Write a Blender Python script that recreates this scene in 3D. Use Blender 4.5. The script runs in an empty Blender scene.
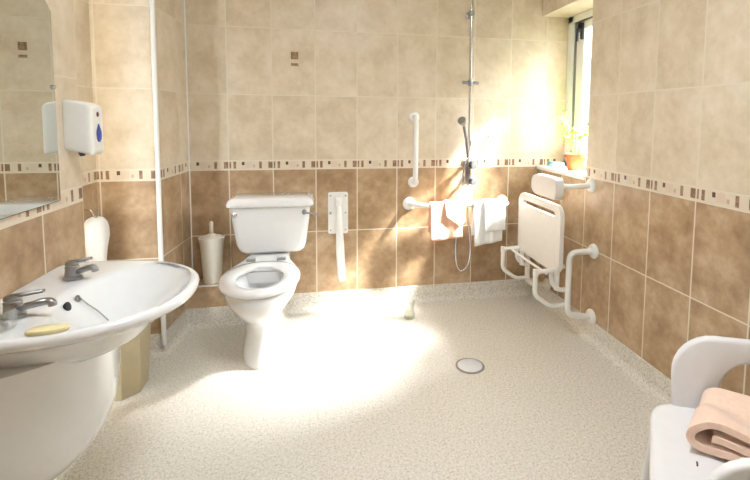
import bpy, bmesh, math, random
from mathutils import Vector, Matrix, noise
random.seed(4)
PI = math.pi
COL = bpy.context.scene.collection
W, B, H = .2585, .0571, .4            # tile width, border height, tile height
Z0 = .11; ZB0 = Z0 + 2*H; ZB1 = ZB0 + B

# ------------------------------------------------------------------ node helpers
class NT:
    def __init__(s, name):
        s.m = bpy.data.materials.new(name); s.m.use_nodes = True
        s.t = s.m.node_tree; s.n = s.t.nodes; s.l = s.t.links
        s.p = s.n['Principled BSDF']
    def new(s, ty, **kw):
        n = s.n.new(ty)
        for k, v in kw.items(): setattr(n, k, v)
        return n
    def put(s, sock, v):
        if isinstance(v, bpy.types.NodeSocket): s.l.new(v, sock)
        else: sock.default_value = v
    def ma(s, op, a, b=0.0, c=0.0):
        n = s.new('ShaderNodeMath', operation=op)
        s.put(n.inputs[0], a); s.put(n.inputs[1], b)
        if op in ('MULTIPLY_ADD', 'COMPARE', 'SMOOTH_MIN'): s.put(n.inputs[2], c)
        return n.outputs[0]
    def mix(s, f, a, b):
        n = s.new('ShaderNodeMix', data_type='RGBA'); s.put(n.inputs[0], f)
        for i, v in ((6, a), (7, b)):
            if isinstance(v, tuple) and len(v) == 3: v = (*v, 1)
            s.put(n.inputs[i], v)
        return n.outputs[2]
    def between(s, x, a, b):
        return s.ma('MULTIPLY', s.ma('GREATER_THAN', x, a), s.ma('LESS_THAN', x, b))
    def noise(s, vec, scale, detail=3, rough=.5):
        n = s.new('ShaderNodeTexNoise'); s.put(n.inputs['Vector'], vec)
        n.inputs['Scale'].default_value = scale; n.inputs['Detail'].default_value = detail
        n.inputs['Roughness'].default_value = rough
        return n.outputs['Fac']
    def ramp(s, f, stops):
        n = s.new('ShaderNodeValToRGB'); e = n.color_ramp.elements
        while len(e) < len(stops): e.new(.5)
        for i, (p, c) in enumerate(stops): e[i].position = p; e[i].color = (*c, 1)
        s.put(n.inputs[0], f); return n.outputs[0]

def lin(r, g, b):
    f = lambda c: (c/255/12.92) if c <= 10 else ((c/255+.055)/1.055)**2.4
    return (f(r), f(g), f(b))

def plain(name, col, rough=.5, metal=0., spec=.5, coat=0., var=0.04, vs=30, sheen=0., bump=0., bs=200, trans=0., ior=1.45, sss=0.):
    s = NT(name); p = s.p
    tc = s.new('ShaderNodeTexCoord').outputs['Object']
    f = s.noise(tc, vs, 3)
    d = tuple(c*(1-var) for c in col); e = tuple(min(1, c*(1+var)) for c in col)
    s.put(p.inputs['Base Color'], s.ramp(f, [(.3, d), (.7, e)]))
    p.inputs['Roughness'].default_value = rough; p.inputs['Metallic'].default_value = metal
    p.inputs['Specular IOR Level'].default_value = spec
    p.inputs['Coat Weight'].default_value = coat; p.inputs['Sheen Weight'].default_value = sheen
    p.inputs['Transmission Weight'].default_value = trans; p.inputs['IOR'].default_value = ior
    p.inputs['Subsurface Weight'].default_value = sss
    if bump:
        b = s.new('ShaderNodeBump'); b.inputs['Strength'].default_value = bump; b.inputs['Distance'].default_value = .002
        s.put(b.inputs['Height'], s.noise(tc, bs, 2)); s.l.new(b.outputs[0], p.inputs['Normal'])
    return s.m

CREAM_A, CREAM_B, CREAM_C = lin(207, 189, 162), lin(219, 203, 178), lin(230, 216, 196)
BRN_A, BRN_B, BRN_C = lin(154, 124, 92), lin(178, 149, 115), lin(201, 175, 143)
GROUT = lin(226, 216, 196)

def tile(name, axis, u0, flip=False, deco=None, seed=0.):
    s = NT(name); p = s.p
    tc = s.new('ShaderNodeTexCoord').outputs['Object']
    sep = s.new('ShaderNodeSeparateXYZ'); s.l.new(tc, sep.inputs[0])
    a = sep.outputs[axis]; z = sep.outputs[2]
    u = s.ma('DIVIDE', s.ma('SUBTRACT', a, u0), -W if flip else W)
    fu = s.ma('FRACT', u)
    low = s.ma('LESS_THAN', z, ZB0); top = s.ma('GREATER_THAN', z, ZB1)
    vl = s.ma('DIVIDE', s.ma('SUBTRACT', z, Z0), H); vt = s.ma('DIVIDE', s.ma('SUBTRACT', z, ZB1), H)
    v = s.ma('ADD', s.ma('MULTIPLY', vl, s.ma('SUBTRACT', 1., top)), s.ma('MULTIPLY', s.ma('ADD', vt, 20.), top))
    fv = s.ma('FRACT', v)
    edge = lambda f, g: s.ma('SUBTRACT', 1., s.between(f, g, 1-g))
    bord = s.between(z, ZB0, ZB1)
    gu = edge(fu, .0034/W)
    gv = edge(fv, .0030/H)
    gb = s.ma('MAXIMUM', s.between(z, ZB0-.002, ZB0+.0025), s.between(z, ZB1-.0025, ZB1+.002))
    gmask = s.ma('MAXIMUM', gu, s.ma('MAXIMUM', gb, s.ma('MULTIPLY', gv, s.ma('SUBTRACT', 1., bord))))
    # tile id
    cid = s.new('ShaderNodeCombineXYZ'); s.put(cid.inputs[0], s.ma('FLOOR', u)); s.put(cid.inputs[1], s.ma('FLOOR', v)); cid.inputs[2].default_value = seed
    wn = s.new('ShaderNodeTexWhiteNoise'); s.l.new(cid.outputs[0], wn.inputs['Vector'])
    off = s.new('ShaderNodeVectorMath', operation='MULTIPLY_ADD')
    s.l.new(wn.outputs['Color'], off.inputs[0]); off.inputs[1].default_value = (9, 9, 9); s.l.new(tc, off.inputs[2])
    n1 = s.noise(off.outputs[0], 7, 6, .6); n2 = s.noise(off.outputs[0], 32, 4, .6)
    f = s.ma('ADD', s.ma('MULTIPLY', n1, .75), s.ma('MULTIPLY', n2, .25))
    f = s.ma('ADD', f, s.ma('MULTIPLY', s.ma('SUBTRACT', wn.outputs['Value'], .5), .07))
    cr = s.ramp(f, [(.36, CREAM_A), (.5, CREAM_B), (.66, CREAM_C)])
    br = s.ramp(f, [(.36, BRN_A), (.5, BRN_B), (.66, BRN_C)])
    col = s.mix(low, cr, br)
    # mosaic border
    fs = s.ma('FRACT', s.ma('ADD', u, .2)); vv = s.ma('DIVIDE', s.ma('SUBTRACT', z, ZB0), B)
    def rect(a0, a1, b0, b1): return s.ma('MULTIPLY', s.between(fs, a0, a1), s.between(vv, b0, b1))
    bc = s.mix(n2, lin(216, 200, 176), lin(232, 220, 200))
    bc = s.mix(rect(.57, .72, .18, .85), bc, lin(222, 202, 180))
    dk = s.mix(s.ma('GREATER_THAN', n2, .52), lin(138, 106, 78), lin(160, 130, 102))
    for r in ((.09, .25, .16, .86), (.30, .36, .14, .88), (.88, .94, .14, .88)):
        bc = s.mix(rect(*r), bc, dk)
    bc = s.mix(rect(.49, .55, .5, .85), bc, lin(96, 68, 50))
    bc = s.mix(rect(.74, .79, .25, .55), bc, lin(200, 176, 150))
    col = s.mix(bord, col, bc)
    if deco:
        for (a0, a1, z0, z1) in deco:
            r = s.ma('MULTIPLY', s.between(a, a0, a1), s.between(z, z0, z1)); col = s.mix(r, col, dk)
    col = s.mix(gmask, col, GROUT)
    s.put(p.inputs['Base Color'], col)
    s.put(p.inputs['Roughness'], s.ma('ADD', .34, s.ma('MULTIPLY', gmask, .4)))
    p.inputs['Specular IOR Level'].default_value = .4
    b = s.new('ShaderNodeBump'); b.inputs['Strength'].default_value = .5; b.inputs['Distance'].default_value = .002
    s.put(b.inputs['Height'], s.ma('SUBTRACT', s.ma('MULTIPLY', n1, .6), gmask)); s.l.new(b.outputs[0], p.inputs['Normal'])
    return s.m

def vinyl():
    s = NT('speckled_vinyl'); p = s.p
    tc = s.new('ShaderNodeTexCoord').outputs['Object']
    n = s.noise(tc, 230, 1, .5); m = s.noise(tc, 95, 2, .6); k = s.noise(tc, 4, 2)
    base = s.ramp(s.ma('ADD', s.ma('MULTIPLY', n, .55), s.ma('MULTIPLY', m, .45)),
                  [(.34, lin(172, 163, 146)), (.44, lin(219, 213, 201)), (.56, lin(235, 230, 220)), (.66, lin(246, 243, 237))])
    base = s.mix(s.ma('MULTIPLY', k, .15), base, lin(200, 190, 168))
    vo = s.new('ShaderNodeTexVoronoi'); vo.inputs['Scale'].default_value = 110; s.l.new(tc, vo.inputs['Vector'])
    dots = s.ma('LESS_THAN', vo.outputs['Distance'], .2)
    base = s.mix(s.ma('MULTIPLY', dots, .5), base, lin(150, 142, 124))
    s.put(p.inputs['Base Color'], base); p.inputs['Roughness'].default_value = .42
    p.inputs['Specular IOR Level'].default_value = .35
    b = s.new('ShaderNodeBump'); b.inputs['Strength'].default_value = .12; b.inputs['Distance'].default_value = .001
    s.put(b.inputs['Height'], n); s.l.new(b.outputs[0], p.inputs['Normal'])
    return s.m

def thin_glass(name, tint=(1, 1, 1), refl=.08):
    s = NT(name); s.n.remove(s.p)
    t = s.new('ShaderNodeBsdfTransparent'); t.inputs[0].default_value = (*tint, 1)
    g = s.new('ShaderNodeBsdfGlossy'); g.inputs['Roughness'].default_value = .03
    lw = s.new('ShaderNodeLayerWeight'); lw.inputs[0].default_value = .5
    f = s.ma('MULTIPLY_ADD', lw.outputs['Facing'], .5, refl)
    mx = s.new('ShaderNodeMixShader'); s.l.new(f, mx.inputs[0]); s.l.new(t.outputs[0], mx.inputs[1]); s.l.new(g.outputs[0], mx.inputs[2])
    s.l.new(mx.outputs[0], s.n['Material Output'].inputs[0]); return s.m

M = dict(
    ceramic=plain('white_ceramic', lin(238, 238, 238), .12, coat=.6, var=.01),
    plastic=plain('white_plastic', lin(240, 238, 232), .35, var=.015),
    seatp=plain('white_seat_plastic', lin(236, 232, 226), .42, var=.015),
    creamp=plain('off_white_plastic', lin(232, 224, 208), .35, var=.02),
    binp=plain('beige_plastic', lin(196, 182, 148), .4, var=.03),
    chairp=plain('white_moulded_plastic', lin(232, 230, 230), .45, var=.015),
    chrome=plain('chrome', (.62, .62, .64), .14, 1., var=.05),
    dchrome=plain('satin_chrome', (.36, .36, .37), .28, 1., var=.08),
    dark=plain('dark_rubber', (.02, .02, .022), .5),
    grey=plain('grey_plastic', (.07, .07, .075), .35),
    gasket=plain('grey_gasket', (.22, .22, .23), .5),
    paint=plain('white_paint', lin(240, 239, 235), .5, var=.01),
    ceil=plain('ceiling_paint', lin(240, 238, 232), .8, var=.01),
    blue=plain('blue_translucent_plastic', lin(30, 60, 165), .15, coat=.5),
    red=plain('dark_red_plastic', lin(110, 60, 50), .3),
    peach=plain('peach_terry_cloth', lin(254, 218, 196), .95, sheen=.4, bump=.9, bs=500, var=.05, vs=90),
    peach2=plain('pale_peach_cloth', lin(236, 186, 156), .95, sheen=.3, bump=.7, bs=500, var=.05, vs=90),
    wcloth=plain('white_terry_cloth', lin(244, 243, 240), .95, sheen=.4, bump=.9, bs=500, var=.03, vs=90),
    soap=plain('yellow_soap', lin(238, 224, 178), .35, var=.04, sss=.1),
    terra=plain('terracotta', lin(205, 112, 62), .8, var=.12, bump=.3, bs=80),
    leaf=plain('pale_green_leaf', lin(150, 190, 70), .45, var=.2, vs=60),
    soil=plain('dark_soil', lin(58, 42, 30), .95, bump=1., bs=90, var=.3),
    teal=plain('pale_blue_sponge', lin(150, 215, 225), .8, bump=.8, bs=120),
    steelw=plain('white_metal_disc', lin(226, 230, 232), .3, .1),
    mirror=plain('silvered_glass', (.72, .75, .72), .01, 1., var=0.),
    edge=plain('dark_mirror_edge', (.05, .05, .045), .3),
    glass=thin_glass('window_glass'), cup=thin_glass('clear_glass', (.97, .98, .97), .06),
    liquid=plain('yellow_green_liquid', lin(226, 226, 188), .2, trans=.0, var=.03),
    water=plain('toilet_water', (.55, .58, .58), .03, var=0.),
    wood=plain('door_paint', lin(235, 232, 224), .5, var=.01),
    vinyl=vinyl(),
)
def floral():
    s = NT('printed_flower_cloth'); p = s.p
    tc = s.new('ShaderNodeTexCoord').outputs['Object']
    v = s.new('ShaderNodeVectorMath', operation='DISTANCE'); s.l.new(tc, v.inputs[0]); v.inputs[1].default_value = (-.022, 0, -.052)
    d = s.ma('ADD', v.outputs['Value'], s.ma('MULTIPLY', s.ma('SUBTRACT', s.noise(tc, 60, 3), .5), .05))
    s.put(p.inputs['Base Color'], s.ramp(d, [(.02, lin(170, 105, 70)), (.034, lin(210, 158, 120)), (.046, lin(236, 212, 188))]))
    p.inputs['Roughness'].default_value = .95
    return s.m
M['floral'] = floral()

# ------------------------------------------------------------------ object helpers
def tag(o, label=None, cat=None, group=None, kind=None):
    if label: o['label'] = label
    if cat: o['category'] = cat
    if group: o['group'] = group
    if kind: o['kind'] = kind
    return o
def smooth(bm, ang=40):
    for f in bm.faces: f.smooth = True
    for e in bm.edges:
        if len(e.link_faces) == 2 and e.calc_face_angle(0) > math.radians(ang): e.smooth = False
def obj(name, bm, mat, parent=None, origin=None, sharp=40):
    bmesh.ops.recalc_face_normals(bm, faces=bm.faces[:])
    smooth(bm, sharp)
    if parent is not None: o0 = parent.matrix_world_loc if False else Vector(ROOT[parent.name])
    elif origin is not None: o0 = Vector(origin)
    else:
        xs = [v.co for v in bm.verts]
        o0 = Vector(((min(v.x for v in xs)+max(v.x for v in xs))/2, (min(v.y for v in xs)+max(v.y for v in xs))/2, min(v.z for v in xs)))
    bmesh.ops.translate(bm, verts=bm.verts[:], vec=-o0)
    me = bpy.data.meshes.new(name); bm.to_mesh(me); bm.free()
    me.materials.append(mat)
    o = bpy.data.objects.new(name, me); COL.objects.link(o)
    if parent is not None: o.parent = parent
    else: o.location = o0
    ROOT[o.name] = tuple(o0)
    return o
ROOT = {}
def thing(name, label, cat, loc, group=None):
    o = bpy.data.objects.new(name, None); COL.objects.link(o); o.location = loc; o.empty_display_size = .05
    ROOT[o.name] = tuple(loc); return tag(o, label, cat, group)
def BM(): return bmesh.new()
def box(bm, x0, x1, y0, y1, z0, z1, bev=0., seg=3):
    r = bmesh.ops.create_cube(bm, size=1); vs = r['verts']
    bmesh.ops.scale(bm, verts=vs, vec=(abs(x1-x0), abs(y1-y0), abs(z1-z0)))
    bmesh.ops.translate(bm, verts=vs, vec=((x0+x1)/2, (y0+y1)/2, (z0+z1)/2))
    if bev:
        es = list({e for v in vs for e in v.link_edges})
        bmesh.ops.bevel(bm, geom=es, offset=bev, segments=seg, profile=.5, affect='EDGES')
    return bm
def loft(bm, rings, cap0=True, cap1=True, closed=False):
    R = [[bm.verts.new(p) for p in r] for r in rings]; n = len(R[0])
    m = len(R)
    for i in range(m if closed else m-1):
        a, b = R[i], R[(i+1) % m]
        for j in range(n):
            k = (j+1) % n
            bm.faces.new((a[j], a[k], b[k], b[j]))
    if not closed:
        if cap0: bm.faces.new(R[0][::-1])
        if cap1: bm.faces.new(R[-1])
    return bm
def lathe(bm, prof, c=(0, 0, 0), axis='Z', n=32, dirv=None):
    if dirv is None: dirv = {'X': (1, 0, 0), 'Y': (0, 1, 0), 'Z': (0, 0, 1)}[axis]
    q = Vector((0, 0, 1)).rotation_difference(Vector(dirv)); c = Vector(c)
    rings = [[c + q @ Vector((max(r, 1e-4)*math.cos(2*PI*j/n), max(r, 1e-4)*math.sin(2*PI*j/n), h)) for j in range(n)] for r, h in prof]
    return loft(bm, rings)
def fillet(pts, r, seg=6):
    P = [Vector(p) for p in pts]; out = [P[0]]
    for i in range(1, len(P)-1):
        a, b, c = P[i-1], P[i], P[i+1]; u = (a-b); v = (c-b)
        k = min(r, u.length*.48, v.length*.48)
        s, e = b+u.normalized()*k, b+v.normalized()*k
        for j in range(seg+1):
            t = j/seg; out.append(s*(1-t)**2 + b*2*t*(1-t) + e*t*t)
    out.append(P[-1]); return out
def catmull(pts, n=8, closed=False):
    P = [Vector(p) for p in pts]; out = []
    m = len(P)
    for i in range(m if closed else m-1):
        g = lambda k: P[k % m] if closed else P[max(0, min(m-1, k))]
        a, b, c, d = g(i-1), g(i), g(i+1), g(i+2)
        for j in range(n):
            t = j/n
            out.append(.5*((2*b)+(c-a)*t+(2*a-5*b+4*c-d)*t*t+(3*b-a-3*c+d)*t**3))
    if not closed: out.append(P[-1])
    return out
def tube(bm, pts, r, n=14, closed=False, radii=None, flat=1., up=None):
    P = [Vector(p) for p in pts]; m = len(P)
    T = []
    for i in range(m):
        a = P[(i-1) % m] if closed or i else P[0]; b = P[(i+1) % m] if closed or i < m-1 else P[-1]
        T.append((b-a).normalized())
    nrm = Vector(up) if up else (Vector((0, 0, 1)) if abs(T[0].z) < .9 else Vector((1, 0, 0)))
    nrm = (nrm - T[0]*nrm.dot(T[0])).normalized(); rings = []
    for i in range(m):
        if i: nrm = T[i-1].rotation_difference(T[i]) @ nrm
        nrm = (nrm - T[i]*nrm.dot(T[i])).normalized(); bn = T[i].cross(nrm)
        rr = radii[i] if radii else r
        rings.append([P[i]+nrm*rr*math.cos(2*PI*j/n)+bn*rr*flat*math.sin(2*PI*j/n) for j in range(n)])
    return loft(bm, rings, closed=closed)
def prism(bm, poly, ax, a0, a1, bev=0., seg=3):
    """poly in the plane perpendicular to ax; (x->(y,z), y->(x,z), z->(x,y))"""
    def mk(p, a): return {'x': (a, p[0], p[1]), 'y': (p[0], a, p[1]), 'z': (p[0], p[1], a)}[ax]
    before = set(bm.edges)
    loft(bm, [[mk(p, a0) for p in poly], [mk(p, a1) for p in poly]])
    if bev:
        es = [e for e in bm.edges if e not in before and len(e.link_faces) == 2 and e.calc_face_angle(0) > .6]
        bmesh.ops.bevel(bm, geom=es, offset=bev, segments=seg, profile=.5, affect='EDGES', clamp_overlap=True)
    return bm
def rrect(cx, cy, w, h, r, n=6):
    out = []
    for (sx, sy, a0) in ((1, 1, 0), (-1, 1, 90), (-1, -1, 180), (1, -1, 270)):
        for i in range(n+1):
            a = math.radians(a0+90*i/n); out.append((cx+sx*(w/2-r)+r*math.cos(a), cy+sy*(h/2-r)+r*math.sin(a)))
    return out
def sub(o, lv=1):
    m = o.modifiers.new('subdiv', 'SUBSURF'); m.levels = lv; m.render_levels = lv; return o
def sheet(bm, rows):
    V = [[bm.verts.new(p) for p in r] for r in rows]
    for i in range(len(V)-1):
        for j in range(len(V[0])-1): bm.faces.new((V[i][j], V[i][j+1], V[i+1][j+1], V[i+1][j]))
    return bm
def solid(o, t, off=0.):
    m = o.modifiers.new('thick', 'SOLIDIFY'); m.thickness = t; m.offset = off; return o

# ------------------------------------------------------------------ the setting
XL, XR, XS, YF, YE, YN = -2.37, -2.56, -2.278, -.43, -.98, -3.45   # near left, recess, stub; face y, near wall end, front
CEIL = 2.4
WO = (-.585, 0., .91, 1.93)   # window recess
def struct(name, bm, mat): return tag(obj(name, bm, mat, origin=(0, 0, 0), sharp=30), kind='structure')
c0 = -1.5112
struct('floor', box(BM(), -2.9, .3, YN-.1, .1, -.06, 0), M['vinyl'])
struct('ceiling', box(BM(), -2.9, .3, YN-.1, .1, CEIL, CEIL+.06), M['ceil'])
deco = [(-1.656, -1.612, 1.587, 1.632), (-1.656, -1.612, 1.546, 1.563)]
struct('wall_back', box(BM(), -2.9, .3, 0, .12, 0, CEIL), tile('tiles_back', 0, c0, deco=deco, seed=1.))
bm = BM(); box(bm, 0, .3, YN, WO[0], 0, CEIL); box(bm, 0, .3, WO[0], 0, 0, WO[2]-.02); box(bm, 0, .3, WO[0], 0, WO[3], CEIL)
struct('wall_right', bm, tile('tiles_right', 1, -.5787, flip=True, seed=2.))
struct('wall_left', box(BM(), XL-.1, XL, YN, YE, 0, CEIL), tile('tiles_left', 1, YE, seed=3.))
bm = BM(); box(bm, XR-.1, XR, YE-.05, YF, 0, CEIL)
struct('wall_left_recess', bm, tile('tiles_recess', 1, YF, seed=4.))
bm = prism(BM(), [(XR-.05, YF), (XS-.006, YF), (XS-.0025, YF+.05), (XR-.05, YF+.05)], 'z', 0, CEIL)
struct('wall_left_return', bm, tile('tiles_return', 0, XS-.01, seed=5.))
XA, XB = XS-.006, -2.252      # the end wall runs slightly out of square
bm = prism(BM(), [(XA-.07, YF+.05), (XA+.0035, YF+.05), (XB, 0), (XA-.07, 0)], 'z', 0, CEIL)
struct('wall_left_end', bm, tile('tiles_stub', 1, -.135, seed=6.))
struct('wall_front', box(BM(), -2.9, .3, YN-.12, YN, 0, CEIL), tile('tiles_front', 0, c0, seed=7.))
# door behind the camera
bm = BM(); box(bm, -1.35, -.45, YN+.002, YN+.03, 0.0, 2.0, .004)
struct('door_1', bm, M['wood'])

# boxing behind the toilet
BX, BY, BZ = -1.72, -.13, .245
struct('trim_1', box(BM(), XB-.012, BX, BY, 0, 0, BZ), tile('tiles_boxing', 0, c0, seed=8.))
bm = BM(); box(bm, XB-.007, BX+.004, BY-.004, BY+.004, BZ-.006, BZ+.002, .001, 1)
struct('trim_2', bm, M['plastic'])

struct('trim_4', tube(BM(), [(XB+.001, -.002, BZ), (XB+.001, -.002, CEIL)], .0045, 8), M['paint'])
# coved skirting, same vinyl as the floor
def cove(name, line, closed=False):
    """line: floor polyline of wall feet, room on its right-hand side when walked"""
    R_ = .035; T_ = .006
    prof = [(0, Z0), (T_, Z0), (T_, R_+T_)]
    for i in range(1, 7):
        a = PI/2*i/6; prof.append((T_+R_-R_*math.cos(a), T_+R_-R_*math.sin(a)-.004*(i/6)))
    prof.append((T_+R_+.02, 0.0015)); prof.append((0, 0.001))
    rings = []
    L = [Vector((*p, 0)) for p in line]
    for i, p in enumerate(L):
        d0 = (L[i]-L[i-1]).normalized() if i else None; d1 = (L[i+1]-L[i]).normalized() if i < len(L)-1 else None
        n0 = Vector((d0.y, -d0.x, 0)) if d0 else None; n1 = Vector((d1.y, -d1.x, 0)) if d1 else None
        if d0 and d1:
            nn = (n0+n1); nn = nn/(nn.length_squared/2) if nn.length > .1 else n0
        else: nn = n0 or n1
        rings.append([p+nn*q[0]+Vector((0, 0, q[1])) for q in prof])
    struct(name, loft(BM(), rings), M['vinyl'])
cove('baseboard_left', [(XL, YN+.04), (XL, YE), (XR, YE), (XR, YF), (XA, YF), (XB-.009, BY), (BX, BY), (BX, 0), (-.001, 0)])
cove('baseboard_right', [(0, -.001), (0, YN+.04)])

# window
wx = .192
bm = BM()
for a in ((-.068, 0., .91, 1.93), (-.585, -.54, .91, 1.93), (-.585, 0, 1.885, 1.93), (-.585, 0, .91, .955)):
    box(bm, wx, wx+.05, a[0], a[1], a[2], a[3], .004, 2)
win = struct('window_1', bm, M['paint']); 
def wpart(name, bm, mat, par=win):
    o = obj(name, bm, mat, origin=(0, 0, 0)); o.parent = par; return o
bm = BM(); box(bm, wx+.012, wx+.03, -.115, -.066, .955, 1.885); box(bm, wx+.012, wx+.03, -.54, -.07, 1.872, 1.885)
wpart('gasket', bm, M['gasket'])
bm = BM()
for a in ((-.20, -.112, .956, 1.872), (-.54, -.49, .956, 1.872), (-.54, -.112, 1.82, 1.872), (-.54, -.112, .956, 1.01)):
    box(bm, wx+.002, wx+.045, a[0], a[1], a[2], a[3], .005, 2)
sash = wpart('sash', bm, M['paint'])
wpart('pane', box(BM(), wx+.02, wx+.026, -.50, -.19, 1.0, 1.83), M['glass'], sash)
bm = BM(); box(bm, wx-.014, wx+.003, -.192, -.172, 1.755, 1.86, .004); box(bm, wx-.04, wx-.012, -.189, -.175, 1.80, 1.826, .004); box(bm, wx-.044, wx-.03, -.191, -.173, 1.74, 1.826, .004)
wpart('handle', bm, M['dark'], sash)
bm = BM(); box(bm, -.012, wx, -.583, -.001, .89, .915, .004)
struct('trim_3', bm, M['paint'])

# ------------------------------------------------------------------ mirror
t = thing('wall_mirror', 'frameless mirror with clipped corner on the tiled wall above the basin', 'mirror', (XL, -1.5, .94))
def chamf(y0, y1, z0, z1, c): return [(y0, z0), (y1, z0), (y1, z1-c), (y1-c, z1), (y0+c, z1), (y0, z1-c)]
obj('backing', prism(BM(), chamf(-1.86, -1.148, .938, 1.608, .03), 'x', XL+.001, XL+.007), M['edge'], t)
obj('mirror_glass', prism(BM(), chamf(-1.857, -1.151, .941, 1.605, .03), 'x', XL+.0072, XL+.011, .0008, 1), M['mirror'], t)
bm = BM(); lathe(bm, [(.007, 0), (.007, .006), (.004, .008)], (XL+.0115, -1.162, 1.325), 'X', 16)
obj('fixing_screw', bm, M['chrome'], t)

# ------------------------------------------------------------------ soap dispenser
t = thing('soap_dispenser', 'white wall dispenser with a blue drop window beside the mirror', 'dispenser', (XL, -1.0, 1.09))
y0, y1 = -1.092, -.998
def sec(x, ins, zt, zb, r): return [(x, p[0], p[1]) for p in rrect((y0+y1)/2, (zt+zb)/2, (y1-y0)-2*ins, zt-zb, r)]
bm = loft(BM(), [sec(XL+.001, .002, 1.283, 1.112, .008), sec(XL+.012, 0, 1.287, 1.106, .010), sec(XL+.070, 0, 1.276, 1.094, .010), sec(XL+.082, .001, 1.270, 1.090, .012),
                 sec(XL+.088, .006, 1.264, 1.094, .012), sec(XL+.091, .014, 1.255, 1.102, .012)])
obj('body', bm, M['plastic'], t)
yc = (y0+y1)/2
drop = []
for i in range(28):
    a = 2*PI*i/28; r = .017*(1-.0*math.sin(a)); y = r*math.sin(a)*(1 if math.cos(a) < 0 else (1-math.cos(a)*.72)); z = -math.cos(a)*-.030
    drop.append((yc+y, 1.165+z+(.006 if z > 0 else 0)))
obj('level_window', prism(BM(), drop, 'x', XL+.082, XL+.0945, .002, 2), M['blue'], t)
bm = lathe(BM(), [(.010, 0), (.010, .008), (.007, .010)], (XL+.083, yc, 1.236), 'X', 20)
obj('lock', bm, M['red'], t)
obj('nozzle', lathe(BM(), [(.008, 0), (.012, .012), (.014, .02)], (XL+.035, yc, 1.084), 'Z', 16), M['grey'], t)

# pipe in the corner
tag(obj('water_pipe', tube(BM(), [(XS-.001, YF-.016, 0.06), (XS-.001, YF-.016, CEIL)], .0115, 16), M['paint']),
    'thin white vertical pipe running up the tiled wall corner', 'pipe')

# cloth hung on hook in the recess
t = thing('hanging_towel', 'white hand cloth hanging from a hook behind the basin', 'towel', (XR+.04, -.60, .45))
bm = BM(); rings = []
for (z, w_, d_, yo) in ((.765, .012, .012, 0), (.755, .05, .03, 0), (.73, .078, .04, 0), (.70, .088, .045, 0), (.66, .088, .045, 0), (.61, .07, .04, -.005), (.55, .062, .036, -.008), (.45, .066, .036, -.008), (.40, .068, .034, -.008)):
    rr = []
    for j in range(36):
        a = 2*PI*j/36; k = 1+.10*math.sin(5*a+z*4)*min(1, (.77-z)*6)
        rr.append((XR+.052+d_*k*math.cos(a), -.585+yo+w_*k*math.sin(a), z))
    rings.append(rr)
obj('cloth', loft(bm, rings), M['wcloth'], t)
bm = tube(BM(), fillet([(XR+.001, -.60, .80), (XR+.045, -.60, .80), (XR+.055, -.60, .765), (XR+.07, -.60, .765), (XR+.075, -.60, .80)], .012), .003, 10)
lathe(bm, [(.012, 0), (.012, .004), (.006, .007)], (XR+.0005, -.60, .80), 'X', 16)
obj('hook', bm, M['chrome'], t)

# ------------------------------------------------------------------ basin
BYC = -1.43; BCX = -2.06; NB = 72
def dshape(x, y, s):   # inside test
    if x < XL+.002: return False
    cx = -2.25; a = .386*s; b = .31*s
    yy = abs(y-BYC)
    if x < cx: return yy < b*(1-.02*((cx-x)/.12)**2)
    return ((x-cx)/a)**2.25+(yy/b)**2.25 < 1
def ringD(s, z, cx=BCX):
    out = []
    for j in range(NB):
        th = 2*PI*j/NB; lo, hi = 0, 1.
        for _ in range(24):
            m_ = (lo+hi)/2
            if dshape(cx+m_*math.cos(th), BYC+m_*math.sin(th), s): lo = m_
            else: hi = m_
        out.append((cx+lo*math.cos(th), BYC+lo*math.sin(th), z))
    return out
def ringE(s, z, cx=-2.055, a=.152, b=.25):
    out = []
    for j in range(NB):
        th = 2*PI*j/NB; dx, dy = math.cos(th), math.sin(th)
        ex, ey = BCX-cx, 0
        # ray from BCX to ellipse
        A = (dx/(a*s))**2+(dy/(b*s))**2; Bq = 2*ex*dx/(a*s)**2; Cq = (ex/(a*s))**2-1
        r = (-Bq+math.sqrt(max(Bq*Bq-4*A*Cq, 0)))/(2*A)
        out.append((BCX+r*dx, BYC+r*dy, z))
    return out
t = thing('wash_basin', 'white ceramic basin with two taps and a rounded half pedestal on the left wall', 'basin', (XL, BYC, .14))
rb = [ringD(.56, .57, -2.1), ringD(.64, .59), ringD(.70, .615), ringD(.76, .64), ringD(.83, .660), ringD(.90, .672), ringD(.965, .681), ringD(.994, .689), ringD(1., .700), ringD(.993, .709), ringD(.975, .713), ringD(.95, .713)]
def blend(a, b, t_, z): return [tuple(p[i]*(1-t_)+q[i]*t_ for i in range(2))+(z,) for p, q in zip(a, b)]
o_, i_ = ringD(.95, .713), ringE(1.06, .706)
rb += [blend(o_, i_, .5, .711), blend(o_, i_, .85, .708), i_, ringE(1.0, .698), ringE(.95, .69), ringE(.86, .675), ringE(.74, .66), ringE(.56, .635), ringE(.44, .612), ringE(.36, .602), ringE(.3, .597), ringE(.12, .595)]
obj('basin_bowl', loft(BM(), rb), M['ceramic'], t, sharp=60)
pr_ = []
for z, a, b in ((.14, .02, .02), (.15, .07, .06), (.18, .13, .115), (.22, .178, .155), (.27, .222, .192), (.32, .25, .222), (.38, .268, .24), (.45, .275, .25), (.53, .278, .255), (.60, .285, .26)):
    rr = [(XL+.001+a*math.sin(PI*j/40)**.9, -1.45-b*math.cos(PI*j/40), z) for j in range(41)]
    rr.append((XL+.001, -1.45, z)); pr_.append(rr)
obj('half_pedestal', loft(BM(), pr_), M['ceramic'], t, sharp=50)
obj('waste_outlet', lathe(BM(), [(.024, 0), (.026, .003), (.018, .004), (.016, .001)], (-2.055, BYC, .596), 'Z', 24), M['chrome'], t)
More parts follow.
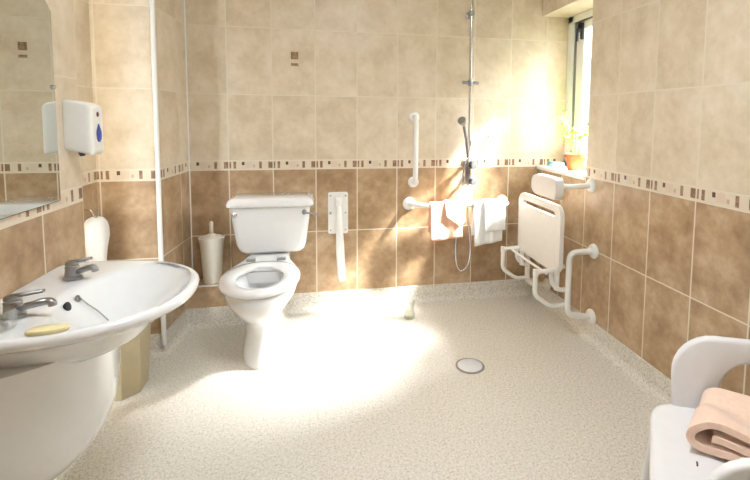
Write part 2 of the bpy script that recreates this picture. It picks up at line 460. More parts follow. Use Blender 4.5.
obj('overflow', lathe(BM(), [(.010, 0), (.010, .004), (.007, .005)], (-2.194, -1.420, .688), n=20, dirv=(1, 0, .35)), M['dchrome'], t)
bm = BM()
ch = catmull([(-2.186, -1.420, .688), (-2.165, -1.422, .668), (-2.135, -1.43, .648), (-2.105, -1.44, .622)], 12)
for i in range(0, len(ch)-1):
    r = bmesh.ops.create_icosphere(bm, subdivisions=1, radius=.0028); bmesh.ops.translate(bm, verts=r['verts'], vec=ch[i])
obj('plug_chain', bm, M['chrome'], t)
obj('plug', lathe(BM(), [(.004, -.006), (.010, -.005), (.013, 0), (.013, .004), (.006, .006)], (-2.190, -1.485, .690), n=20, dirv=(1, 0, .3)), M['dark'], t)
for (ty) in (-1.30, -1.585):
    bx = -2.262; ct = (bx, ty, .7125)
    tz = .7125; dy = .16 if ty > -1.4 else .05     # spouts turned a little towards the viewer's side
    k = .78 if ty > -1.4 else 1.
    bm = lathe(BM(), [(.027, 0), (.027, .005), (.022, .009), (.0195, .03), (.0205, .038), (.018, .042)], ct, 'Z', 28)
    sp = [(bx+.006, ty, tz+.018), (bx+.035*k, ty-.035*dy, tz+.026), (bx+.065*k, ty-.065*dy, tz+.034), (bx+.084*k, ty-.084*dy, tz+.036), (bx+.091*k, ty-.091*dy, tz+.030), (bx+.092*k, ty-.092*dy, tz+.024)]
    tube(bm, catmull(sp, 6), .0095, 14, flat=1.15)
    tp = obj('tap', bm, M['dchrome'], t)
    bm = BM()
    lathe(bm, [(.018, 0), (.020, .004), (.018, .011), (.010, .015)], (bx, ty, tz+.043), 'Z', 24)
    lv = catmull([(bx-.004, ty, tz+.053), (bx+.022*k, ty, tz+.056), (bx+.05*k, ty, tz+.060), (bx+.072*k, ty, tz+.063)], 5)
    tube(bm, lv, .008, 12, radii=[.0062-.00012*i for i in range(len(lv))], flat=1.5, up=(0, 0, 1))
    obj('lever', bm, M['dchrome'], tp)

def soapbar(bm, c, a, b, h, rot):
    rr = []
    for z, s in ((0, .8), (.15, .95), (.45, 1.), (.8, .93), (1., .7)):
        rr.append([(c[0]+math.cos(rot)*a*s*math.copysign(abs(math.cos(q))**.75, math.cos(q))-math.sin(rot)*b*s*math.copysign(abs(math.sin(q))**.75, math.sin(q)),
                    c[1]+math.sin(rot)*a*s*math.copysign(abs(math.cos(q))**.75, math.cos(q))+math.cos(rot)*b*s*math.copysign(abs(math.sin(q))**.75, math.sin(q)), c[2]+h*z) for q in [2*PI*j/32 for j in range(32)]])
    return loft(bm, rr)
tag(obj('soap_bar', soapbar(BM(), (-2.125, -1.700, .7128), .045, .02, .014, .15), M['soap']), 'pale yellow bar of soap on the near rim of the basin', 'soap')
bm = lathe(BM(), [(.002, 0), (.036, 0), (.04, .004), (.043, .05), (.041, .05), (.038, .006), (.002, .005)], (-2.255, -1.665, .7128), 'Z', 36)
tag(obj('glass_tumbler', bm, M['cup']), 'short clear glass tumbler beside the near tap', 'glass')

# ------------------------------------------------------------------ toilet
TX = -1.785
def rE(cy, a, b, z, n=48, pb=2., pf=2., x=TX):
    out = []; cy += .022
    for j in range(n):
        q = 2*PI*j/n; c, s_ = math.cos(q), math.sin(q)
        p = pf if s_ < 0 else pb
        out.append((x+b*math.copysign(abs(c)**(2/p), c), cy+a*math.copysign(abs(s_)**(2/p), s_), z))
    return out
t = thing('toilet', 'white close coupled toilet with open seat and boxy cistern', 'toilet', (TX, -.45, 0))
R_ = [rE(-.455, .240, .108, 0.001, pb=4), rE(-.455, .240, .108, .02, pb=4), rE(-.455, .220, .101, .06, pb=4), rE(-.45, .20, .093, .13, pb=4), rE(-.455, .207, .096, .19, pb=4),
      rE(-.475, .235, .105, .235, pb=4), rE(-.505, .272, .142, .285, pb=3.5), rE(-.523, .288, .170, .335, pb=3), rE(-.53, .285, .182, .375, pb=3), rE(-.53, .283, .184, .392, pb=3), rE(-.53, .275, .176, .399, pb=3),
      rE(-.565, .20, .135, .399), rE(-.565, .185, .122, .391), rE(-.56, .165, .11, .34), rE(-.54, .13, .09, .27), rE(-.52, .09, .065, .225), rE(-.52, .03, .02, .218)]
bm = loft(BM(), R_)
# rear outlet body and the shelf under the cistern
box(bm, TX-.085, TX+.085, -.34, -.135, .0015, .36, .03, 4)
prism(bm, [(TX-.118, -.145), (TX+.118, -.145), (TX+.125, -.25), (TX+.16, -.42), (TX-.16, -.42), (TX-.125, -.25)], 'z', .345, .403, .012, 3)
box(bm, TX-.118, TX+.118, -.24, -.015, .30, .425, .02, 3)
pan = obj('pan', bm, M['ceramic'], t, sharp=50)
obj('water', loft(BM(), [rE(-.525, .10, .072, .243), rE(-.525, .10, .072, .246)]), M['water'], t)
rs = [rE(-.578, .245, .190, .406, pb=2.3), rE(-.578, .250, .196, .412, pb=2.3), rE(-.578, .250, .196, .422, pb=2.3), rE(-.578, .243, .188, .431, pb=2.3), rE(-.58, .212, .16, .435, pb=2.2),
      rE(-.582, .172, .125, .431), rE(-.584, .160, .114, .424), rE(-.584, .160, .114, .412), rE(-.582, .168, .12, .406)]
bm = loft(BM(), rs, closed=True)
prism(bm, [(TX-.110, -.205), (TX+.110, -.205), (TX+.120, -.27), (TX+.165, -.41), (TX-.165, -.41), (TX-.120, -.27)], 'z', .4065, .4295, .008, 3)
seat = obj('seat', bm, M['ceramic'], t, sharp=50)
for dx in (-.082, .082):
    bm = lathe(BM(), [(.013, 0), (.013, .006), (.009, .01)], (TX+dx*.98, -.285, .429), 'Z', 18)
    box(bm, TX+dx-.024, TX+dx+.024, -.315, -.285, .4285, .442, .004)
    obj('hinge', bm, M['dchrome'], seat)
def cis(z, w_, yb, yf, r): return [(p[0], p[1], z) for p in rrect(TX+.018, (yb+yf)/2, w_, yb-yf, r, 8)]
bm = loft(BM(), [cis(.43, .30, -.02, -.155, .03), cis(.437, .345, -.012, -.175, .04), cis(.455, .378, -.008, -.19, .045), cis(.49, .396, -.005, -.20, .04), cis(.60, .425, -.005, -.212, .035), cis(.712, .447, -.005, -.222, .03), cis(.716, .443, -.006, -.22, .03)])
cs = obj('cistern', bm, M['ceramic'], t, sharp=50)
bm = loft(BM(), [cis(.717, .476, -.002, -.236, .034), cis(.723, .486, -.001, -.243, .036), cis(.736, .486, -.001, -.243, .036), cis(.752, .472, -.002, -.238, .034), cis(.763, .452, -.006, -.228, .034), cis(.769, .42, -.014, -.21, .03)])
obj('cistern_lid', bm, M['ceramic'], t, sharp=50)
bm = lathe(BM(), [(.015, 0), (.015, .006), (.009, .014), (.002, .016)], (TX+.208, -.2195, .682), n=20, dirv=(0, -1, 0))
tube(bm, catmull([(TX+.208, -.236, .682), (TX+.24, -.245, .679), (TX+.272, -.243, .672), (TX+.297, -.238, .667)], 6), .0055, 12, flat=.8)
obj('flush_lever', bm, M['dchrome'], t)
obj('blanking_cap', lathe(BM(), [(.014, 0), (.014, .005), (.008, .009)], (TX-.178, -.2195, .676), n=20, dirv=(0, -1, 0)), M['chrome'], t)

# brush on the ledge
t = thing('toilet_brush', 'off white toilet brush in a tapered holder on the tiled ledge', 'brush', (-2.122, -.068, BZ+.002))
bx, by, bz = -2.122, -.068, BZ+.002
obj('holder', lathe(BM(), [(.048, 0), (.050, .006), (.058, .12), (.066, .235), (.072, .262), (.073, .27), (.069, .272), (.062, .262), (.02, .262)], (bx, by, bz), 'Z', 36), M['creamp'], t)
obj('lid', lathe(BM(), [(.058, .264), (.056, .274), (.03, .284), (.014, .292)], (bx, by, bz), 'Z', 30), M['creamp'], t)
obj('handle', lathe(BM(), [(.012, .28), (.0115, .33), (.012, .352), (.009, .364), (.002, .367)], (bx, by, bz), 'Z', 18), M['creamp'], t)
# waste bin
t = thing('waste_bin', 'beige plastic waste bin standing on the floor beyond the basin', 'bin', (-2.40, -.71, 0))
def oct_(x0, x1, y0_, y1_, c, z): return [(x0+c, y0_, z), (x1-c, y0_, z), (x1, y0_+c, z), (x1, y1_-c, z), (x1-c, y1_, z), (x0+c, y1_, z), (x0, y1_-c, z), (x0, y0_+c, z)]
def bring(g, z, e=0): return oct_(-2.485-g+e, -2.272+g*.7-e, -.83-g+e, -.61+g-e, .055, z)
bm = loft(BM(), [bring(-.012, .001), bring(-.008, .01), bring(.012, .28), bring(.018, .335), bring(.022, .34), bring(.022, .35), bring(.016, .35), bring(.006, .28), bring(-.016, .02)])
obj('body', bm, M['binp'], t, sharp=25)
obj('rim', loft(BM(), [bring(.0225, .322), bring(.026, .325), bring(.026, .352), bring(.0225, .355)], cap0=False, cap1=False, closed=False), M['binp'], t, sharp=25)

# ------------------------------------------------------------------ rails
def flange(bm, c, d, r=.036): return lathe(bm, [(r, 0), (r, .006), (r*.9, .013), (r*.55, .019)], c, n=28, dirv=d)
t = thing('grab_rail', 'white vertical grab rail on the back wall left of the shower riser', 'grab rail', (-.885, 0, .80), 'grab rails on the back wall')
obj('bar', tube(BM(), fillet([(-.885, -.012, 1.24), (-.885, -.07, 1.24), (-.885, -.07, .815), (-.885, -.012, .815)], .03), .0165, 18), M['plastic'], t)
for z in (1.24, .815): obj('flange', flange(BM(), (-.885, -.0005, z), (0, -1, 0)), M['plastic'], t)
t = thing('grab_rail', 'white horizontal grab rail holding the towels below the shower valve', 'grab rail', (-.58, 0, .66), 'grab rails on the back wall')
RY, RZ = -.095, .672
obj('bar', tube(BM(), fillet([(-.912, -.012, RZ), (-.88, -.05, RZ), (-.83, RY, RZ), (-.31, RY, RZ), (-.262, RY, RZ), (-.262, -.012, RZ)], .03), .0165, 18), M['plastic'], t)
for x in (-.912, -.262): obj('flange', flange(BM(), (x, -.0005, RZ), (0, -1, 0), .043), M['plastic'], t)

def hung(name, label, x0, x1, zf, zb, mat, r, th, grp=None, par=None, skew=0., wav=.006, ph=0., cornercut=None):
    """cloth draped over the horizontal rail"""
    bm = BM(); nx = 26; prof = []
    for i in range(13): prof.append((0, -1, zf+(RZ-zf)*i/12))
    for i in range(1, 8):
        a = PI*i/8; prof.append((0, -math.cos(a), RZ+r*math.sin(a)))
    for i in range(13): prof.append((0, 1, RZ-(RZ-zb)*i/12))
    rows = []
    for (_, s_, z) in prof:
        row = []
        for j in range(nx+1):
            f = j/nx; x = x0+(x1-x0)*f
            dz = max(0, (RZ-z))/max(RZ-zf, .01)
            y = RY + s_*r + (-1 if s_ < 0 else .35)*wav*dz*(math.sin(f*9+ph)+.5*math.sin(f*17+2+ph)) - (.012*dz if s_ < 0 else 0)
            zz = z + skew*dz*(f-.5)
            if cornercut and s_ < 0: zz = max(z, zf+cornercut*abs(f-.62)) if False else z+cornercut*dz*abs(f-.7)
            row.append((x+.008*dz*math.sin(3*f+ph), y, zz))
        rows.append(row)
    sheet(bm, rows)
    o = obj(name, bm, mat, origin=((x0+x1)/2, RY, RZ), sharp=80); solid(o, th, 0.)
    tag(o, label, 'towel', 'towels on the horizontal rail')
    return o
hung('hand_towel', 'pale peach hand towel hanging over the left of the horizontal rail', -.795, -.585, .455, .50, M['peach2'], .0225, .007, skew=.02)
hung('face_cloth', 'white flower printed cloth folded over the peach hand towel', -.70, -.565, .535, .56, M['floral'], .0315, .004, skew=.09, wav=.003, ph=1., cornercut=.10)
hung('hand_towel', 'white hand towel hanging over the right of the horizontal rail', -.505, -.30, .415, .47, M['wcloth'], .0225, .007, skew=.03, ph=2.)
hung('face_cloth', 'small white face cloth folded over the white hand towel', -.435, -.288, .50, .54, M['wcloth'], .0335, .006, skew=.01, wav=.003, ph=3.)

# folded-down support arm
t = thing('drop_down_rail', 'white hinged support arm hanging from its wall plate right of the toilet', 'support rail', (-1.375, 0, .49))
obj('wall_plate', prism(BM(), rrect(-1.375, .626, .125, .268, .012), 'y', -.0005, -.009, .002, 1), M['plastic'], t)
for dx in (-.048, .048):
    for z in (.515, .626, .737):
        obj('screw', lathe(BM(), [(.006, 0), (.005, .003), (.001, .0035)], (-1.375+dx, -.0092, z), n=12, dirv=(0, -1, 0)), M['chrome'], t)
bm = BM(); box(bm, -1.395, -1.352, -.06, -.0095, .665, .735, .008)
obj('pivot', bm, M['plastic'], t)
bm = BM()
lp = catmull([(-1.373, -.045, .695), (-1.372, -.075, .60), (-1.368, -.095, .48), (-1.364, -.10, .36), (-1.358, -.10, .25), (-1.356, -.097, .215)], 6)
tube(bm, lp, .022, 16, radii=[.014+.012*min(1, i/14) - (.008 if i == len(lp)-1 else 0) for i in range(len(lp))], flat=.75, up=(1, 0, 0))
obj('arm', bm, M['plastic'], t)

# ------------------------------------------------------------------ shower
SX = -.524; SY = -.06
t = thing('shower_set', 'chrome shower riser rail with bar valve and handset on the back wall', 'shower', (SX, 0, .8))
obj('riser_rail', tube(BM(), [(SX, SY, .90), (SX, SY, 2.25)], .0095, 16), M['chrome'], t)
bm = tube(BM(), [(SX, -.001, 1.905), (SX, SY, 1.905)], .008, 12); lathe(bm, [(.022, 0), (.022, .01), (.012, .014)], (SX, -.0008, 1.905), n=20, dirv=(0, -1, 0)); lathe(bm, [(.017, -.016), (.019, -.01), (.019, .01), (.017, .016)], (SX, SY, 1.905), 'Z', 20)
obj('wall_bracket', bm, M['dchrome'], t)
bm = lathe(BM(), [(.009, -.055), (.011, -.05), (.011, .05), (.009, .055)], (SX, SY-.002, 1.466), 'X', 16); lathe(bm, [(.015, -.02), (.017, -.012), (.017, .012), (.015, .02)], (SX, SY, 1.466), 'Z', 20)
obj('slider', bm, M['dchrome'], t)
bm = lathe(BM(), [(.018, 0), (.021, .01), (.021, .15), (.018, .16)], (SX-.006, SY, .80), 'Z', 24)
lathe(bm, [(.014, .16), (.012, .20), (.012, .22)], (SX-.004, SY, .80), 'Z', 20)
tube(bm, [(SX-.006, -.001, .93), (SX-.006, SY, .93)], .014, 14); tube(bm, [(SX-.006, -.001, .825), (SX-.006, SY, .825)], .014, 14)
for z in (.93, .825): lathe(bm, [(.026, 0), (.026, .006), (.016, .01)], (SX-.006, -.0008, z), n=20, dirv=(0, -1, 0))
vb = obj('valve_body', bm, M['dchrome'], t)
for z, r in ((.935, .028), (.825, .024)):
    bm = lathe(BM(), [(r*.7, 0), (r, .008), (r, .028), (r*.88, .034), (r*.3, .036)], (SX+.012, SY-.016, z), n=24, dirv=(.35, -1, 0))
    obj('control_knob', bm, M['grey'], vb)
bm = BM(); tube(bm, [(SX-.016, SY-.03, .985), (SX-.030, SY-.034, 1.10), (SX-.052, SY-.045, 1.185)], .011, 14)
obj('handset', bm, M['dchrome'], t)
bm = lathe(BM(), [(.012, -.03), (.022, -.018), (.028, .006), (.028, .018), (.024, .022)], (SX-.066, SY-.055, 1.215), n=28, dirv=(-.55, -.6, .55))
obj('spray_head', bm, M['dchrome'], t)
bm = lathe(BM(), [(.02, 0), (.02, .03), (.014, .035)], (SX, SY, 1.055), 'Z', 18)
obj('handset_holder', bm, M['chrome'], t)
hz = catmull([(SX-.016, SY-.03, .985), (SX-.035, SY-.035, .93), (SX-.052, SY-.008, .82), (SX-.055, SY+.018, .72), (SX-.06, SY+.022, .60), (SX-.075, SY+.015, .40), (SX-.070, SY+.01, .27), (SX-.038, SY+.012, .215), (SX+.008, SY+.01, .25), (SX+.025, SY+.005, .36), (SX+.012, SY+.018, .52), (SX-.002, SY+.020, .68), (SX-.006, SY+.012, .75), (SX-.006, SY, .80)], 14)
rad = [.0068+(.0011 if i % 2 else 0) for i in range(len(hz))]
obj('shower_hose', tube(BM(), hz, .007, 10, radii=rad), M['chrome'], t)
bm = prism(BM(), rrect(SX+.10, SY-.012, .16, .075, .02), 'z', 1.072, 1.078, .001, 1)
obj('soap_shelf', bm, M['cup'], t)
bm = lathe(BM(), [(.016, 0), (.016, .004), (.008, .006)], (-.355, -.0006, 1.13), n=18, dirv=(0, -1, 0))
tube(bm, fillet([(-.355, -.004, 1.13), (-.355, -.02, 1.12), (-.355, -.022, 1.09), (-.355, -.038, 1.09), (-.355, -.04, 1.11)], .01), .004, 10)
tag(obj('robe_hook', bm, M['plastic']), 'small white hook on the back wall right of the shower riser', 'hook')

# ------------------------------------------------------------------ folding shower seat
t = thing('fold_up_shower_chair', 'white wall mounted fold up shower seat with arms and padded headrest', 'shower chair', (0, -.43, .1))
px_ = -.205
def panel():
    bm = BM(); y0_, y1_, z0_, z1_ = -.70, -.175, .385, .765
    out = rrect((y0_+y1_)/2, (z0_+z1_)/2, y1_-y0_, z1_-z0_, .06, 8)
    n = len(out)
    cy, cz = (y0_+y1_)/2, z1_-.055
    hole = []
    # slot ring with matching vertex count
    for (a, b) in rrect(cy, cz, .40, .03, .014, 8): hole.append((a, b))
    F = []
    for x, s_ in ((px_-.012, 0), (px_+.012, 0)):
        F.append([bm.verts.new((x, a, b)) for a, b in out]); F.append([bm.verts.new((x, a, b)) for a, b in hole])
    o0, h0, o1, h1 = F
    for j in range(n):
        k = (j+1) % n
        bm.faces.new((o0[j], o0[k], h0[k], h0[j])); bm.faces.new((o1[j], h1[j], h1[k], o1[k]))
        bm.faces.new((o0[j], o1[j], o1[k], o0[k])); bm.faces.new((h0[j], h0[k], h1[k], h1[j]))
    es = [e for e in bm.edges if e.calc_face_angle(0) > 1]
    bmesh.ops.bevel(bm, geom=es, offset=.006, segments=3, profile=.5, affect='EDGES')
    return bm
obj('seat_panel', panel(), M['seatp'], t, sharp=50)
def frame_side(y, fl):
    bm = BM()
    tube(bm, fillet([(-.012, y, .508), (-.15, y, .508), (-.15, y, .155), (-.012, y, .135)], .05, 8), .0165, 18)
    o = obj('wall_frame', bm, M['plastic'], t)
    for z in (.508, .135): obj('flange', flange(BM(), (-.0005, y, z), (-1, 0, 0), .042), M['plastic'], o)
frame_side(-.69, 1); frame_side(-.19, 1)
def hoop(y):
    bm = BM()
    P = fillet([(-.165, y, .425), (-.225, y, .405), (-.335, y, .400), (-.335, y, .27), (-.24, y, .20), (-.155, y, .205)], .03, 6)
    tube(bm, P, .0125, 16)
    tube(bm, [(-.335, y, .38), (-.335, y, .415)], .015, 14)
    tube(bm, [(-.215, y, .385), (-.215, y, .425)], .016, 14)
    tube(bm, fillet([(-.245, y, .395), (-.235, y, .33), (-.19, y, .29), (-.15, y, .29)], .02), .013, 14)
    return obj('arm_hoop', bm, M['plastic'], t)
hoop(-.665); hoop(-.215)
obj('cross_rod', tube(BM(), [(-.275, -.675, .392), (-.275, -.205, .392)], .0075, 12), M['plastic'], t)
for y in (-.66, -.22): obj('panel_support', tube(BM(), [(-.205, y, .40), (-.205, y, .34), (-.205, y, .29)], .015, 14), M['plastic'], t)
bm = prism(BM(), rrect(-.60, .862, .28, .115, .042, 6), 'x', -.262, -.215, .014, 4)
# gentle backward curl of the pad's near end
for v in bm.verts:
    d = (v.co.y+.60); v.co.x -= 1.1*d*d-.01; 
obj('head_pad', bm, M['seatp'], t)
bm = tube(BM(), fillet([(-.012, -.644, .867), (-.13, -.644, .862), (-.205, -.60, .866)], .04), .015, 16)
hb = obj('headrest_arm', bm, M['plastic'], t)
obj('flange', flange(BM(), (-.0005, -.644, .867), (-1, 0, 0), .042), M['plastic'], hb)

# ------------------------------------------------------------------ drain, glass on the floor
t = thing('floor_drain', 'round white floor drain cover with a grey metal ring', 'drain', (-.757, -.827, 0))
obj('ring', lathe(BM(), [(.072, 0.0002), (.072, .003), (.069, .0045), (.062, .0045), (.062, .0005)], (-.757, -.827, 0), 'Z', 48), M['dchrome'], t)
obj('cover', lathe(BM(), [(.0615, .0008), (.0615, .005), (.058, .0065), (.02, .0075)], (-.757, -.827, 0), 'Z', 48), M['steelw'], t)
t = thing('glass_jar', 'small clear glass with yellowish contents on the floor by the back wall', 'glass', (-.95, -.235, 0))
obj('glass', lathe(BM(), [(.002, .001), (.030, .001), (.034, .005), (.034, .03), (.027, .055), (.030, .09), (.034, .108), (.032, .108), (.027, .088), (.024, .055), (.031, .03), (.031, .006), (.002, .004)], (-.95, -.235, 0), 'Z', 32), M['cup'], t)
obj('contents', lathe(BM(), [(.002, .0065), (.0295, .007), (.0295, .026), (.002, .027)], (-.95, -.235, 0), 'Z', 28), M['liquid'], t)

# ------------------------------------------------------------------ sill: plant, sponge
px0, py0, pz0 = .095, -.318, .9155
t = thing('potted_plant', 'small leafy plant in a terracotta pot on the window sill', 'plant', (px0, py0, pz0))
obj('pot', lathe(BM(), [(.002, 0), (.047, 0), (.049, .004), (.062, .080), (.069, .080), (.071, .104), (.066, .104), (.062, .088), (.04, .087)], (px0, py0, pz0), 'Z', 36), M['terra'], t)
obj('soil', lathe(BM(), [(.002, .08), (.061, .0885), (.059, .094), (.03, .099), (.002, .1)], (px0, py0, pz0), 'Z', 24), M['soil'], t)
fo = BM(); st = BM()
rnd = random.Random(11)
for k in range(13):
    a = rnd.uniform(0, 2*PI); L = rnd.uniform(.12, .25); sp = rnd.uniform(.05, .11)
    if k == 0: a, L, sp = PI*.55, .28, .15
    if k == 1: a, L, sp = PI*.8, .24, .13
    b0 = Vector((px0+.02*math.cos(a), py0+.02*math.sin(a), pz0+.095))
    e = b0+Vector((math.cos(a)*sp*.45, math.sin(a)*sp, L)); e.x = min(e.x, .165); mid = (b0+e)/2+Vector((0, 0, .04))
    c = catmull([b0, mid, e], 6); tube(st, c, .0022, 6)
    for q in range(3):
        f = .45+.27*q; i = int(f*(len(c)-1)); base = c[i]
        for sgn in (-1, 1):
            aa = a+sgn*1.1+rnd.uniform(-.3, .3); l = rnd.uniform(.03, .055); wd = l*.32
            d = Vector((math.cos(aa)*.7, math.sin(aa), rnd.uniform(-.2, .5))).normalized(); s_ = d.cross(Vector((0, 0, 1))).normalized()
            pts = []
            for u_ in range(6):
                g = u_/5; w_ = wd*math.sin(PI*min(1, g*.95+.03)); ctr = base+d*l*g+Vector((0, 0, -.012*g*g)); pts.append((ctr-s_*w_, ctr+Vector((0, 0, -.002)), ctr+s_*w_))
            for pp in pts:
                for vv in pp: vv.x = min(vv.x, .185)
            V = [[fo.verts.new(p) for p in r] for r in pts]
            for i2 in range(5):
                for j2 in range(2): fo.faces.new((V[i2][j2], V[i2][j2+1], V[i2+1][j2+1], V[i2+1][j2]))
solid(obj('foliage', fo, M['leaf'], t), .0008)
obj('stems', st, M['leaf'], t)
bm = BM(); box(bm, .03, .12, -.15, -.07, .9155, .95, .01)
for v in bm.verts: v.co.z += (noise.noise(v.co*30))*.004 if v.co.z > .93 else 0
tag(obj('sponge', bm, M['teal']), 'pale blue sponge on the window sill behind the plant', 'sponge')

# ------------------------------------------------------------------ shower chair
A = Vector((-.572, -1.832, 0)); Fd = Vector((-.632, -.775, 0)).normalized(); N = Vector((.91, -.41, 0)).normalized()
CW, CD = .50, .42
def cp(u, v, z): return A + Fd*u + N*v + Vector((0, 0, z))
t = thing('shower_chair', 'white moulded plastic shower stool with arms holding a peach towel', 'chair', tuple(cp(CW/2, CD/2, 0)))
def seatring(g, z, r=.07):
    return [cp(a, b, z) for a, b in rrect(CW/2, CD/2, CW+2*g, CD+2*g, r, 6)]
bm = loft(BM(), [seatring(-.012, .405), seatring(-.002, .408), seatring(.0, .43), seatring(-.004, .444), seatring(-.014, .450), seatring(-.03, .4505), seatring(-.08, .445), seatring(-.16, .443)])
seat = obj('seat', bm, M['chairp'], t, sharp=50)
for (a, b) in ((.10, .12), (.25, .10), (.40, .12), (.10, .25), (.25, .25), (.40, .25), (.25, .35)):
    obj('drain_slot', prism(BM(), [tuple(cp(p[0], p[1], 0))[:2] for p in rrect(a, b, .015, .004, .0015, 3)], 'z', .4425, .4465), M['grey'], t)
def armpanel(u, sh):
    """arch with an opening, standing on the seat's side"""
    n = 28; outer = []; inner = []
    # param from front foot over the top to the rear foot (v, z)
    def arch(v0, v1, z0, z1, r, seg=8):
        P = [(v0, z0)]
        for i in range(seg+1):
            a = PI-PI/2*i/seg; P.append((v0+r+r*math.cos(a), z1-r+r*math.sin(a)))
        for i in range(seg+1):
            a = PI/2-PI/2*i/seg; P.append((v1-r+r*math.cos(a), z1-r+r*math.sin(a)))
        P.append((v1, z0)); return P
    o_ = arch(.045, .44, .41, .645, .11); i_ = arch(.165, .375, .452, .585, .085)
    bm = BM(); th = .014
    def lean(v, z): return v + sh - (z-.41)*.06
    def off(z): return (.02*((z-.41)/.24))
    sg = -1 if u < CW/2 else 1
    V = []
    for s_ in (-1, 1):
        V.append([bm.verts.new(cp(u+sg*off(z)+s_*th, lean(v, z), z)) for v, z in o_]); V.append([bm.verts.new(cp(u+sg*off(z)+s_*th, lean(v, z), z)) for v, z in i_])
    m = len(o_)
    for j in range(m-1):
        bm.faces.new((V[0][j], V[0][j+1], V[1][j+1], V[1][j])); bm.faces.new((V[2][j], V[3][j], V[3][j+1], V[2][j+1]))
        bm.faces.new((V[0][j], V[2][j], V[2][j+1], V[0][j+1])); bm.faces.new((V[1][j], V[1][j+1], V[3][j+1], V[3][j]))
    for j in (0, m-1): bm.faces.new((V[0][j], V[1][j], V[3][j], V[2][j]))
    bmesh.ops.recalc_face_normals(bm, faces=bm.faces[:])
    es = [e for e in bm.edges if len(e.link_faces) == 2 and e.calc_face_angle(0) > 1 and max(v.co.z for v in e.verts) > .43]
    bmesh.ops.bevel(bm, geom=es, offset=.010, segments=3, profile=.5, affect='EDGES', clamp_overlap=True)
    return bm
for u, sh in ((.018, .012), (CW-.018, .04)): obj('armrest', armpanel(u, sh), M['chairp'], t, sharp=50)
for (a, b, da, db) in ((.035, .035, -.035, -.06), (CW-.035, .035, .035, -.06), (.035, CD-.035, -.03, .03), (CW-.035, CD-.035, .03, .03)):
    rings = []
    for z, w_ in ((.408, .05), (.25, .042), (.02, .034)):
        k = (.408-z)/.408
        rings.append([cp(p[0], p[1], z) for p in rrect(a+da*k, b+db*k, w_, w_, .012, 4)])
    lg = obj('leg', loft(BM(), rings[::-1]), M['chairp'], t)
    bm = loft(BM(), [[cp(p[0], p[1], z) for p in rrect(a+da*.97, b+db*.97, .04, .04, .014, 4)] for z in (.001, .024)])
    obj('rubber_foot', bm, M['dark'], lg)

# folded towel on the chair
def folded_towel():
    """several soft layers wrapping round one folded edge"""
    bm = BM()
    ax = Vector((.93, -.36, 0)).normalized(); ay = Vector((-ax.y, ax.x, 0)) * -1   # ax along the fold, ay toward the camera
    O = Vector((-.525, -1.975, .452))
    # closed section (s across, z up): a fat folded bundle
    L = .30; nr = 26; rings = []
    for i in range(nr+1):
        f = i/nr; w_ = .125+.01*math.sin(f*6); h_ = .088*(1+.05*math.sin(f*9)); e = min(1, .82+f*2.4, .8+(1-f)*3)
        rr = []
        for j in range(56):
            a = 2*PI*j/56; c, s_ = math.cos(a), math.sin(a)
            x = w_*e*math.copysign(abs(c)**.6, c); z = h_/2*e*math.copysign(abs(s_)**.75, s_)
            tlt = .018*(x/w_)            # thicker at the far side
            gro = 0
            if -.9 < x/w_ < .4 and s_ > 0: gro = -.012*math.exp(-((x/w_+.35)/.07)**2)   # crease of the upper layer
            if c < -.9: x += .014*math.exp(-((z+.004)/.006)**2)                         # layer line at the folded side
            if c > .9: x -= .014*math.exp(-((z-.0)/.006)**2)
            p = O + ax*(f*L+.012*math.sin(a*2)) + ay*(x+.0) + Vector((0, 0, h_/2 - .0 + z*(1-.25*x/w_) + gro))
            p.z = max(p.z + (tlt*-1 if s_ > 0 else 0), .4515)
            n_ = noise.noise(p*26)*.0035; p.z += n_ if s_ > 0 else 0; rr.append(p)
        rings.append(rr)
    loft(bm, rings)
    return bm
def layer(bm, P, ax, L, th, O, seed):
    rings = []
    return bm
def towel2():
    """cloth strip folded in a spiral: profile of a folded strip given a thickness, extruded"""
    bm = BM()
    ax = Vector((.80, .60, 0)).normalized(); ay = Vector((.62, -.78, 0)).normalized()
    O = Vector((-.625, -2.035, .453))
    # centreline (s toward camera, z): bottom layer, round the near edge, back over, round the far edge, on top
    C_ = [(.24, .010), (.12, .009), (.04, .009), (.008, .018), (-.004, .036), (.006, .056), (.035, .068), (.09, .064), (.15, .056), (.20, .050), (.225, .040), (.21, .030), (.14, .029), (.08, .033), (.035, .037)]
    c = catmull([(a, 0, b) for a, b in C_], 5)
    th = .0078; prof_a = []; prof_b = []
    for i, p in enumerate(c):
        a = c[max(0, i-1)]; b = c[min(len(c)-1, i+1)]; d = (b-a).normalized(); n_ = Vector((-d.z, 0, d.x))
        prof_a.append(p+n_*th); prof_b.append(p-n_*th)
    P = prof_a+prof_b[::-1]
    rings = []
    nr = 30; L = .20
    for i in range(nr+1):
        f = i/nr
        tw = .05*math.sin(f*3)
        e = th*.0
        rr = []
        for p in P:
            s_ = p.x*(1.02+.06*math.sin(f*5+1)); z = p.z*(1+.10*math.sin(f*7+p.x*12))
            q = O + ax*(f*L+.07*(p.x)*(1-f)*1. + .010*math.sin(p.x*25+f*4)) + ay*s_ + Vector((0, 0, z))
            q.z += noise.noise(q*16)*.008; q.z = max(q.z, .4512); rr.append(q)
        rings.append(rr)
    loft(bm, rings, cap0=False, cap1=False)
    bm.verts.ensure_lookup_table(); k = len(P); m_ = k//2
    for base in (0, nr*k):
        for i in range(m_-1): bm.faces.new([bm.verts[base+q] for q in (i, i+1, k-2-i, k-1-i)])
    return bm
tag(obj('folded_towel', towel2(), M['peach'], sharp=45), 'peach bath towel folded on the seat of the shower stool', 'towel')

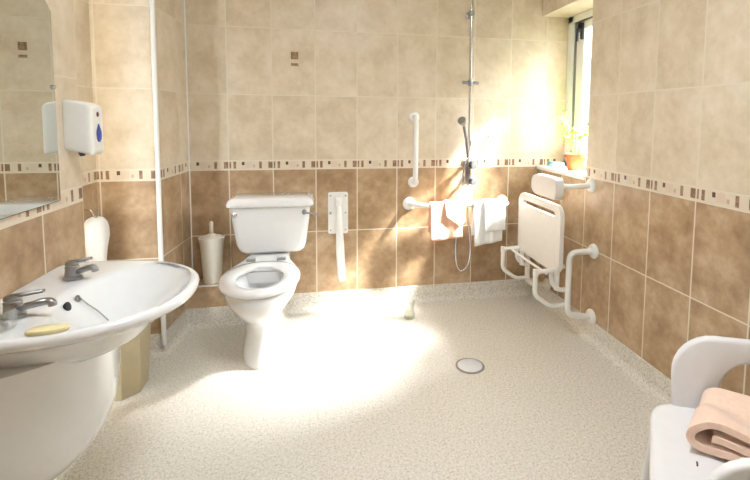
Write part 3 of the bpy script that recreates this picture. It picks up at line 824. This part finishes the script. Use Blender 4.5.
# ------------------------------------------------------------------ added fitting for the ceiling fill, out of the camera's view
t = thing('ceiling_fill_fitting', 'added round white fitting for the unseen ceiling fill', 'light', (-1.2, -2.0, CEIL-.07))

# ------------------------------------------------------------------ camera
f_, ppx, ppy = 452.4981, 411.5063, 154.8421
R3 = Matrix(((.98038465, -.19689841, .00877209), (.19696705, .97718833, -.07941628), (.00706495, .07958632, .99680294)))
cam = bpy.data.cameras.new('camera'); co = bpy.data.objects.new('camera', cam); COL.objects.link(co)
rt, fw, up = R3[0], R3[1], R3[2]
mw = Matrix.Identity(4)
for i in range(3): mw[i][0], mw[i][1], mw[i][2] = rt[i], up[i], -fw[i]
mw[0][3], mw[1][3], mw[2][3] = -1.482, -2.8968, 1.2298
co.matrix_world = mw
cam.sensor_width = 36; cam.lens = 36*f_/750; cam.shift_x = -(ppx-375)/750; cam.shift_y = (ppy-240)/750; cam.clip_start = .02
bpy.context.scene.camera = co

# ------------------------------------------------------------------ light
def aim(o, d): o.rotation_euler = Vector(d).to_track_quat('-Z', 'Y').to_euler()
def light(name, ty, loc, d, e, col, **k):
    l = bpy.data.lights.new(name, ty); l.energy = e; l.color = col
    for a, b in k.items(): setattr(l, a, b)
    o = bpy.data.objects.new(name, l); COL.objects.link(o); o.location = loc; aim(o, d); return o
light('sun', 'SUN', (3, -.5, 4), (-1, .33, -1.06), 76, (1, .99, .96), angle=math.radians(8))
light('floor_patch_lamp', 'AREA', (2.9, .05, 4.2), (-1, -.135, -.93), 2500, (.95, .98, 1), shape='DISK', size=1.2)  # added second lamp outside the window, throws the bright patch on the floor
light('ceiling_fill', 'AREA', (-1.2, -2.0, CEIL-.075), (0, 0, -1), 17, (.86, .93, 1), shape='DISK', size=.5)  # added fill from above, lifts the room evenly
bm = lathe(BM(), [(.19, 0), (.19, .05), (.17, .069), (.02, .0695)], (-1.2, -2.0, CEIL-.0695), 'Z', 40)
obj('body', bm, M['paint'], t)
w = bpy.data.worlds.new('world'); w.use_nodes = True; bpy.context.scene.world = w
nt = w.node_tree; bg = nt.nodes['Background']; bg.inputs[1].default_value = 1
tcn = nt.nodes.new('ShaderNodeTexCoord'); sx = nt.nodes.new('ShaderNodeSeparateXYZ'); mr = nt.nodes.new('ShaderNodeMapRange'); vm = nt.nodes.new('ShaderNodeVectorMath')
vm.operation = 'SCALE'; vm.inputs[0].default_value = (.86, .94, 1)
mr.inputs['From Min'].default_value = .05; mr.inputs['From Max'].default_value = .45; mr.inputs['To Min'].default_value = 3; mr.inputs['To Max'].default_value = 26
mr.interpolation_type = 'SMOOTHSTEP'
nt.links.new(tcn.outputs['Generated'], sx.inputs[0]); nt.links.new(sx.outputs[2], mr.inputs[0]); nt.links.new(mr.outputs[0], vm.inputs['Scale']); nt.links.new(vm.outputs[0], bg.inputs[0])
s = bpy.context.scene
s.view_settings.view_transform = 'Standard'; s.view_settings.look = 'None'; s.view_settings.exposure = 0.84; s.view_settings.gamma = 1
